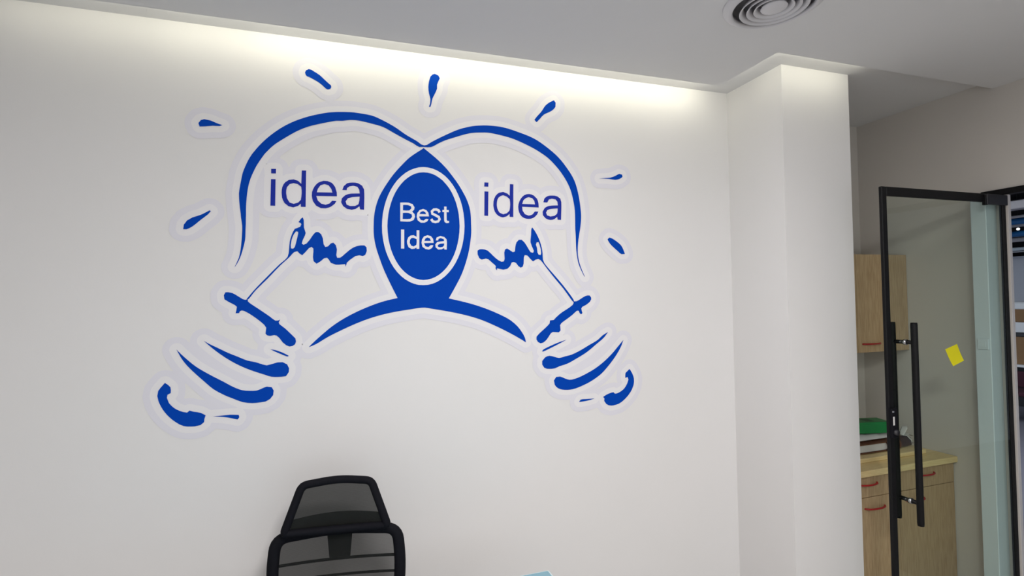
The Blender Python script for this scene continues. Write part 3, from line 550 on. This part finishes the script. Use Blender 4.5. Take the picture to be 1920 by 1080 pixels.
tag(box('worktop', X1 + .001, XR - .001, 2.142, YB - .001, .825, .860, 'oaktop', None, .003), 'light oak worktop over the pantry base cabinets', 'worktop')
tag(box('wooden_board', X1 + .02, 3.400, 2.245, 2.66, .8605, .886, 'oaktop', None, .004, 2), 'loose light wooden board lying on the pantry worktop', 'board')

# things piled on the board
ZB = .8865
def pad(name, x0, x1, y0, y1, z0, z1, mat, parent=None, puff=.012, seed=1, n=12):
    """soft pillow-like slab with a crumpled top"""
    rnd = random.Random(seed); bm = bmesh.new(); g = [[None] * (n + 1) for _ in range(n + 1)]; gb = [[None] * (n + 1) for _ in range(n + 1)]
    for i in range(n + 1):
        for j in range(n + 1):
            u, v = i / n, j / n; e = min(u, 1 - u, v, 1 - v) * 2
            k = min(1, e * 3.2) ** .5; zt = z0 + (z1 - z0) * (.35 + .65 * k) + (rnd.random() - .5) * puff * k
            x = x0 + (x1 - x0) * u + (rnd.random() - .5) * puff * .6; y = y0 + (y1 - y0) * v + (rnd.random() - .5) * puff * .6
            g[i][j] = bm.verts.new((x, y, zt)); gb[i][j] = bm.verts.new((x, y, z0 + (z1 - z0) * .3 * (1 - k)))
    for i in range(n):
        for j in range(n):
            bm.faces.new((g[i][j], g[i + 1][j], g[i + 1][j + 1], g[i][j + 1])); bm.faces.new((gb[i][j], gb[i][j + 1], gb[i + 1][j + 1], gb[i + 1][j]))
    for i in range(n):
        for a, b in (((i, 0), (i + 1, 0)), ((i, n), (i + 1, n)), ((0, i), (0, i + 1)), ((n, i), (n, i + 1))):
            bm.faces.new((g[a[0]][a[1]], g[b[0]][b[1]], gb[b[0]][b[1]], gb[a[0]][a[1]]))
    return from_bm(name, bm, mat, parent, True)

# brown leather folder: two covers, rounded spine, papers inside
fo = empty('leather_folder', (2.90, 2.30, ZB)); tag(fo, 'brown leather folder lying on the wooden board under the green box', 'folder')
prof = []
for i in range(13):
    a = -PI / 2 + PI * i / 12; prof.append((.340 + .028 * math.cos(a), .031 + .028 * math.sin(a)))
outer = [(0, .003)] + prof + [(0, .059)]
inner = [(0, .054)] + [(.335 + .022 * math.cos(PI / 2 - PI * i / 12), .031 + .023 * math.sin(PI / 2 - PI * i / 12)) for i in range(13)] + [(0, .008)]
sec = outer + inner
bm = bmesh.new(); A = [bm.verts.new((x, 0, z)) for x, z in sec]; Bv = [bm.verts.new((x, .24, z)) for x, z in sec]; k = len(sec)
for i in range(k): bm.faces.new((A[i], A[(i + 1) % k], Bv[(i + 1) % k], Bv[i]))
no = len(outer)
for i in range(no - 1):
    a, b, c, d = i, i + 1, k - 2 - i, k - 1 - i
    if c > b: bm.faces.new((A[a], A[d], A[c], A[b])); bm.faces.new((Bv[a], Bv[b], Bv[c], Bv[d]))
from_bm('cover', bm, 'brown', fo)
box('papers', .004, .325, .006, .234, .010, .052, 'paper', fo, .001)
tube('tie', [(.24, -.004, .008), (.245, -.012, .03), (.24, -.004, .056)], .006, 'dkbrown', fo, 8, upv=(1, 0, 0))
tag(pad('white_bag', 2.90, 3.235, 2.33, 2.53, ZB + .062, ZB + .098, 'paper', None, .012, 4), 'crumpled white bag between the folder and the green box', 'bag')
gb_ = empty('green_box', (3.085, 2.385, ZB + .108), math.radians(-14)); tag(gb_, 'glossy green cardboard box on top of the pile on the counter', 'box')
box('carton', -.16, .115, -.055, .055, .0, .066, 'green', gb_, .002)
box('end_flap', .1155, .1175, -.053, .053, .001, .065, 'greendk', gb_)
box('lid', -.161, .1155, -.056, .056, .050, .068, 'green', gb_, .001)
box('label_patch', -.02, .03, -.03, .03, .0682, .0688, 'greendk', gb_)
po = tag(pad('brown_pouch', 3.275, 3.385, 2.31, 2.43, ZB + .002, ZB + .070, 'dkbrown', None, .006, 9), 'dark brown leather pouch at the right end of the pile', 'pouch')
rb = empty('white_ribbon', (3.31, 2.36, ZB + .072)); tag(rb, 'white ribbon bow lying over the dark brown pouch', 'ribbon')
def strip(name, pts, wd, par):
    bm = bmesh.new(); tube_bm(bm, pts, wd, 8, False, .0015, (0, 0, 1)); return from_bm(name, bm, 'paper', par, True)
strip('loop', [(-.02, -.03, .004), (-.06, -.04, .035), (-.085, -.02, .052), (-.05, .0, .05), (-.01, -.01, .02)], .016, rb)
strip('loop', [(.0, -.03, .004), (.03, -.03, .045), (.058, -.01, .050), (.045, .01, .02), (.01, .0, .01)], .016, rb)
strip('tail', [(.0, -.03, .006), (.02, -.05, .004), (.028, -.072, -.02), (.03, -.074, -.055)], .012, rb)
strip('tail', [(.01, -.03, .010), (.055, -.042, .008), (.078, -.04, -.006)], .012, rb)

# ------------------------------------------------------------------ office chair behind the desk
def cr_loop(pts, n=6):
    P = [Vector(p) for p in pts]; k = len(P); out = []
    for i in range(k):
        p0, p1, p2, p3 = P[i - 1], P[i], P[(i + 1) % k], P[(i + 2) % k]
        for s in range(n):
            u = s / n
            out.append(.5 * (2 * p1 + (p2 - p0) * u + (2 * p0 - 5 * p1 + 4 * p2 - p3) * u * u + (3 * p1 - p0 - 3 * p2 + p3) * u ** 3))
    return out
def rounded(poly, rad, n=6):
    """rounded polygon in (u, z); rad per corner"""
    out = []; k = len(poly)
    for i in range(k):
        p = Vector(poly[i]); a = Vector(poly[i - 1]) - p; b = Vector(poly[(i + 1) % k]) - p
        r = rad[i]; A = p + a.normalized() * r; B = p + b.normalized() * r
        for s in range(n + 1):
            u = s / n; out.append(A * (1 - u) ** 2 + p * 2 * u * (1 - u) + B * u * u)
    return out

ch = empty('office_chair', (-0.055, 1.935, 0), math.radians(-8))
tag(ch, 'black mesh office chair with headrest, its back towards the mural wall', 'chair')
yh = lambda u, z: .205 - .55 * u * u + .10 * max(0, z - 1.03)         # headrest curves forward at its sides
yb = lambda u, z: .215 - .35 * u * u + .06 * (z - .6)
# headrest
fw = .0155
poly = [(-.210 + fw, .978), (.204 - fw, .978), (.142 - fw, 1.164 - fw), (0, 1.176 - fw), (-.148 + fw, 1.164 - fw)]
loop = rounded(poly, [.016, .016, .022, .05, .022], 6)
hf = tube('headrest_frame', [(u, yh(u, z), z) for u, z in loop], fw, 'blackplastic', ch, 10, True, .014, (0, 1, 0))
def sheet(name, widths, yfun, mat, par, puff=0.0, nu=18):
    bm = bmesh.new(); R_ = []
    z0, z1 = widths[0][0], widths[-1][0]
    for z, a, b in widths:
        R_.append([bm.verts.new((a + (b - a) * i / nu, yfun(a + (b - a) * i / nu, z) - puff * math.sin(PI * i / nu) * math.sin(PI * (z - z0) / (z1 - z0)), z)) for i in range(nu + 1)])
    for A_, B_ in zip(R_, R_[1:]):
        for i in range(nu): bm.faces.new((A_[i], A_[i + 1], B_[i + 1], B_[i]))
    return from_bm(name, bm, mat, par, True)
def lin(z, z0, z1, a, b): return a + (b - a) * (z - z0) / (z1 - z0)
sheet('headrest_mesh', [(z, -lin(z, .978, 1.16, .196, .137), lin(z, .978, 1.16, .190, .131)) for z in np.linspace(.978, 1.158, 14)], yh, 'fabric_dense', ch, .012)
# padded lower lip of the headrest and its bracket
bm = bmesh.new()
for (a, b, z0, z1) in ((-.172, .172, .958, 1.022),):
    nu = 20; ra = []
    for i in range(nu + 1):
        u = a + (b - a) * i / nu; top = z1 + .016 * math.cos(PI * u / .4)
        ra.append([bm.verts.new((u, yh(u, z0) + .004, z0)), bm.verts.new((u, yh(u, z1) + .004, top)), bm.verts.new((u, yh(u, z1) + .030, top - .01)), bm.verts.new((u, yh(u, z0) + .034, z0))])
    for A_, B_ in zip(ra, ra[1:]):
        for j in range(4): bm.faces.new((A_[j], A_[(j + 1) % 4], B_[(j + 1) % 4], B_[j]))
    bm.faces.new(ra[0]); bm.faces.new(ra[-1][::-1])
from_bm('headrest_bracket', bm, 'blackplastic', ch, False)
# back
fb = .022
poly = [(-.198, .50), (.193, .50), (.238, .80), (.224, .949), (0, .962), (-.231, .949), (-.246, .80)]
loop = rounded(poly, [.05, .05, .08, .045, .10, .045, .08], 6)
tube('back_frame', [(u, yb(u, z), z) for u, z in loop], fb, 'blackplastic', ch, 10, True, .016, (0, 1, 0))
def bw(z): return lin(z, .50, .80, .19, .234) if z < .80 else lin(z, .80, .955, .234, .212)
sheet('back_mesh', [(z, -bw(z), bw(z)) for z in np.linspace(.50, .955, 26)], lambda u, z: yb(u, z) - .002, 'fabric', ch, .010)
bm = bmesh.new()
for (w0, w1, z0, z1) in ((.040, .050, .838, .965), (.034, .040, .42, .838)):
    zz = [z0, z0 + .012, z1]; ww = [w0 * .86, w0, w1]
    ra = []
    for z, wq in zip(zz, ww):
        ra.append([bm.verts.new((-wq, yb(0, z) + .012, z)), bm.verts.new((wq, yb(0, z) + .012, z)), bm.verts.new((wq * .8, yb(0, z) + .05, z)), bm.verts.new((-wq * .8, yb(0, z) + .05, z))])
    for A_, B_ in zip(ra, ra[1:]):
        for j in range(4): bm.faces.new((A_[j], A_[(j + 1) % 4], B_[(j + 1) % 4], B_[j]))
    bm.faces.new(ra[0]); bm.faces.new(ra[-1][::-1])
    break
from_bm('spine', bm, 'blackplastic', ch)
for z, hh in ((.845, .006), (.784, .0055), (.715, .0055), (.65, .0055)):
    ww = bw(z) - .004
    tube('lumbar_rib', [(u, yb(u, z) + .006, z) for u in np.linspace(-ww, ww, 13)], hh, 'blackplastic', ch, 8, False, .004, (0, 1, 0))
# lower spine, seat, arms, column, base
tube('back_support', [(0, yb(0, .5) + .02, .52), (0, .27, .44), (0, .20, .39), (0, .05, .385)], [.035, .04, .04, .035], 'blackplastic', ch, 12, False, .02, (1, 0, 0))
bm = bmesh.new(); add_box(bm, -.245, .245, -.265, .205, .43, .50, .03, 3)
for v in bm.verts: v.co.z -= .018 * max(0, (-v.co.y - .1) / .165) ** 2; v.co.x *= 1 - .08 * max(0, v.co.y) / .2
from_bm('seat', bm, 'seatfab', ch, True)
box('seat_plate', -.14, .14, -.14, .12, .385, .4295, 'blackplastic', ch, .01)
for s in (-1, 1):
    a = tube('armrest', [(s * .20, 0.02, .41), (s * .275, 0.02, .415), (s * .290, 0.02, .45), (s * .288, 0.02, .64)], [.02, .022, .022, .02], 'blackplastic', ch, 10, False, .014, (0, 1, 0))
    box('arm_pad', s * .288 - .042, s * .288 + .042, -.13, .12, .6405, .668, 'seatfab', a, .010, 2)
tube('gas_column', [(0, 0, .385), (0, 0, .24), (0, 0, .235), (0, 0, .10)], [.020, .020, .028, .028], 'chrome', ch, 14, False, None, (1, 0, 0))
lathe('hub', [(.0001, .125), (.045, .12), (.055, .10), (.055, .065), (.0001, .06)], 'blackplastic', ch, n=20)
for i in range(5):
    a = 2 * PI * i / 5 + .3; c, s_ = math.cos(a), math.sin(a)
    lg = tube('leg', [(.04 * c, .04 * s_, .098), (.18 * c, .18 * s_, .09), (.285 * c, .285 * s_, .072)], [.026, .022, .015], 'blackplastic', ch, 10, False, [.024, .018, .013], (0, 0, 1))
    for k in (-1, 1):
        ox, oy = -s_ * .014 * k, c * .014 * k
        tube('caster_wheel', [(.285 * c + ox - s_ * .010 * k, .285 * s_ + oy + c * .010 * k, .0275), (.285 * c + ox + s_ * .010 * k, .285 * s_ + oy - c * .010 * k, .0275)], .0272, 'blackplastic', lg, 16, False, None, (0, 0, 1))

# ------------------------------------------------------------------ desk with a pale blue glass top (its far corner shows)
dk = empty('office_desk', (-0.10, 1.60, 0)); tag(dk, 'desk with a pale blue glass top, its far corner at the lower edge', 'desk')
dx0, dx1, dy0, dy1 = -1.05, .884, -.46, .374
def rrect(x0, x1, y0, y1, r, n=6):
    return [tuple(v) for v in rounded([(x0, y0), (x1, y0), (x1, y1), (x0, y1)], [r] * 4, n)]
prism_xy('desk_edge', [rrect(dx0, dx1, dy0, dy1, .010)], .728, .749, 'deskedge', dk)
prism_xy('glass_top', [rrect(dx0 + .007, dx1 - .007, dy0 + .007, dy1 - .007, .006)], .7495, .751, 'deskblue', dk)
for x in (dx0 + .10, dx1 - .10):
    for y in (dy0 + .08, dy1 - .08):
        tube('leg', [(x, y, 0), (x, y, .70)], .022, 'chrome', dk, 14, upv=(1, 0, 0))
boxes('frame', [(dx0 + .08, dx1 - .08, dy0 + .07, dy0 + .09, .70, .7275), (dx0 + .08, dx1 - .08, dy1 - .09, dy1 - .07, .70, .7275),
               (dx0 + .08, dx0 + .12, dy0 + .09, dy1 - .09, .70, .7275), (dx1 - .12, dx1 - .08, dy0 + .09, dy1 - .09, .70, .7275)], 'chrome', dk)

# ------------------------------------------------------------------ open-plan office beyond the door opening
OX1 = 11.2
struct(box('floor_office', XR + 0.019, OX1 + .4, -0.6, 8.1, -0.06, 0, 'offfloor'), 'grey-lilac carpet of the open office beyond the door')
struct(box('wall_office', OX1, OX1 + .06, -0.5, 8.0, 0, 2.455, 'offwall'), 'pale bluish partition wall at the far end of the open office')
struct(box('wall_office_end', OX1 + .3, OX1 + .4, -0.6, 8.1, 0, 3.6, 'dark'), 'dark end wall rising behind the office partition')
struct(boxes('wall_office_side', [(XR + TW, OX1 + .3, 8.0, 8.1, 0, 3.6), (XR + TW, OX1 + .3, -0.6, -0.5, 0, 3.6)], 'offwall'), 'side walls of the open office')
struct(box('ceiling_office', XR + TW, OX1 + .4, -0.6, 8.1, 3.5, 3.6, 'dark'), 'dark open ceiling of the office')
def beam(name, x, w_, z0, z1, mat, label, cat, grp, rnd=False):
    if rnd: o = tube(name, [(x, 2.0, z0), (x, 4.0, z0), (x, 7.85, z0)], w_, mat, None, 14, upv=(0, 0, 1))
    else: o = box(name, x - w_, x + w_, 2.0, 7.9, z0, z1, mat, None, .01)
    tag(o, label, cat, grp)
for x, hw, z0, z1, mt, l in ((8.5, .10, 2.93, 3.04, 'offgrey', 'wide grey ceiling beam nearest the door head'), (9.05, .03, 2.88, 2.915, 'offgrey', 'thin grey beam just above the upper blue pipe'),
                         (9.62, .03, 2.81, 2.85, 'offgrey', 'thin grey beam between the two blue pipes'), (10.25, .04, 2.635, 2.70, 'offgrey', 'grey beam just below the lower blue pipe'),
                         (10.8, .03, 2.500, 2.525, 'offwhite', 'thin white beam close to the far office wall')):
    beam('ceiling_beam', x, hw, z0, z1, mt, l, 'beam', 'office ceiling beams')
beam('service_pipe', 9.3, .050, 2.862, 0, 'pipe', 'upper blue pipe under the dark office ceiling', 'pipe', 'office pipes', True)
beam('service_pipe', 10.0, .046, 2.738, 0, 'pipe', 'lower blue pipe under the dark office ceiling', 'pipe', 'office pipes', True)
beam('service_pipe', 10.55, .028, 2.54, 0, 'post', 'pale blue pipe near the far office wall', 'pipe', 'office pipes', True)
pl = empty('pendant_lamp', (9.85, 5.07, 2.80)); tag(pl, 'tiny bright round lamp between the office pipes', 'lamp')
lathe('bulb', [(.0001, -.018), (.015, -.014), (.019, 0), (.015, .014), (.0001, .018)], 'lamp', pl, n=16)
tube('cord', [(0, 0, .016), (0, 0, .699)], .006, 'dark', pl, 8, upv=(1, 0, 0))
# desk unit against the far side
st = empty('storage_unit', (9.7, 5.0, 0)); tag(st, 'white office storage unit with an open dark bay', 'storage unit')
box('top', -.02, .62, -.55, .75, .70, .735, 'offwhite', st, .003)
box('side_panel', 0, .6, .70, .74, 0, .6995, 'offwhite', st, .002)
box('side_panel', 0, .6, -.54, -.50, 0, .6995, 'offwhite', st, .002)
box('back_panel', .57, .59, -.50, .70, .02, .6995, 'dkgrey', st)
def carton(name, x, y, z, sx, sy, sz, label, lid):
    c = empty(name, (x, y, z)); tag(c, label, 'box', 'office cartons')
    box('carton', -sx / 2, sx / 2, -sy / 2, sy / 2, 0, sz, 'card', c, .004)
    if lid: box('lid', -sx / 2 - .01, sx / 2 + .01, -sy / 2 - .01, sy / 2 + .01, sz - .02, sz + .10, 'offwhite', c, .02)
    else: box('tape', -.03, .03, -sy / 2 - .001, sy / 2 + .001, sz - .05, sz + .001, 'offgrey', c)
carton('cardboard_box', 9.97, 5.10, .736, .42, .70, .415, 'large brown carton on the white office storage unit', False)
box_t = tag(box('black_tray', 9.78, 10.2, 4.76, 5.42, 1.152, 1.215, 'dkgrey', None, .006), 'flat black tray on top of the large brown carton', 'tray')
sh = tag(box('white_shelf_box', 9.80, 10.18, 4.78, 5.40, 1.216, 1.375, 'offwhite', None, .006), 'white box between the black tray and the lidded carton', 'box', 'office cartons')
carton('lidded_carton', 9.97, 5.22, 1.376, .36, .50, .205, 'small brown carton with a white lid at the top of the stack', True)
mc = empty('side_chair', (9.0, 4.72, 0)); tag(mc, 'dark maroon chair in front of the office storage unit', 'chair')
box('seat', -.22, .22, -.22, .22, .40, .46, 'maroon', mc, .02, 2)
box('backrest', .17, .22, -.20, .20, .47, .70, 'maroon', mc, .02, 2)
for sx in (-1, 1):
    for sy in (-1, 1): tube('leg', [(sx * .19, sy * .19, 0), (sx * .18, sy * .18, .40)], .014, 'dkgrey', mc, 8, upv=(1, 0, 0))
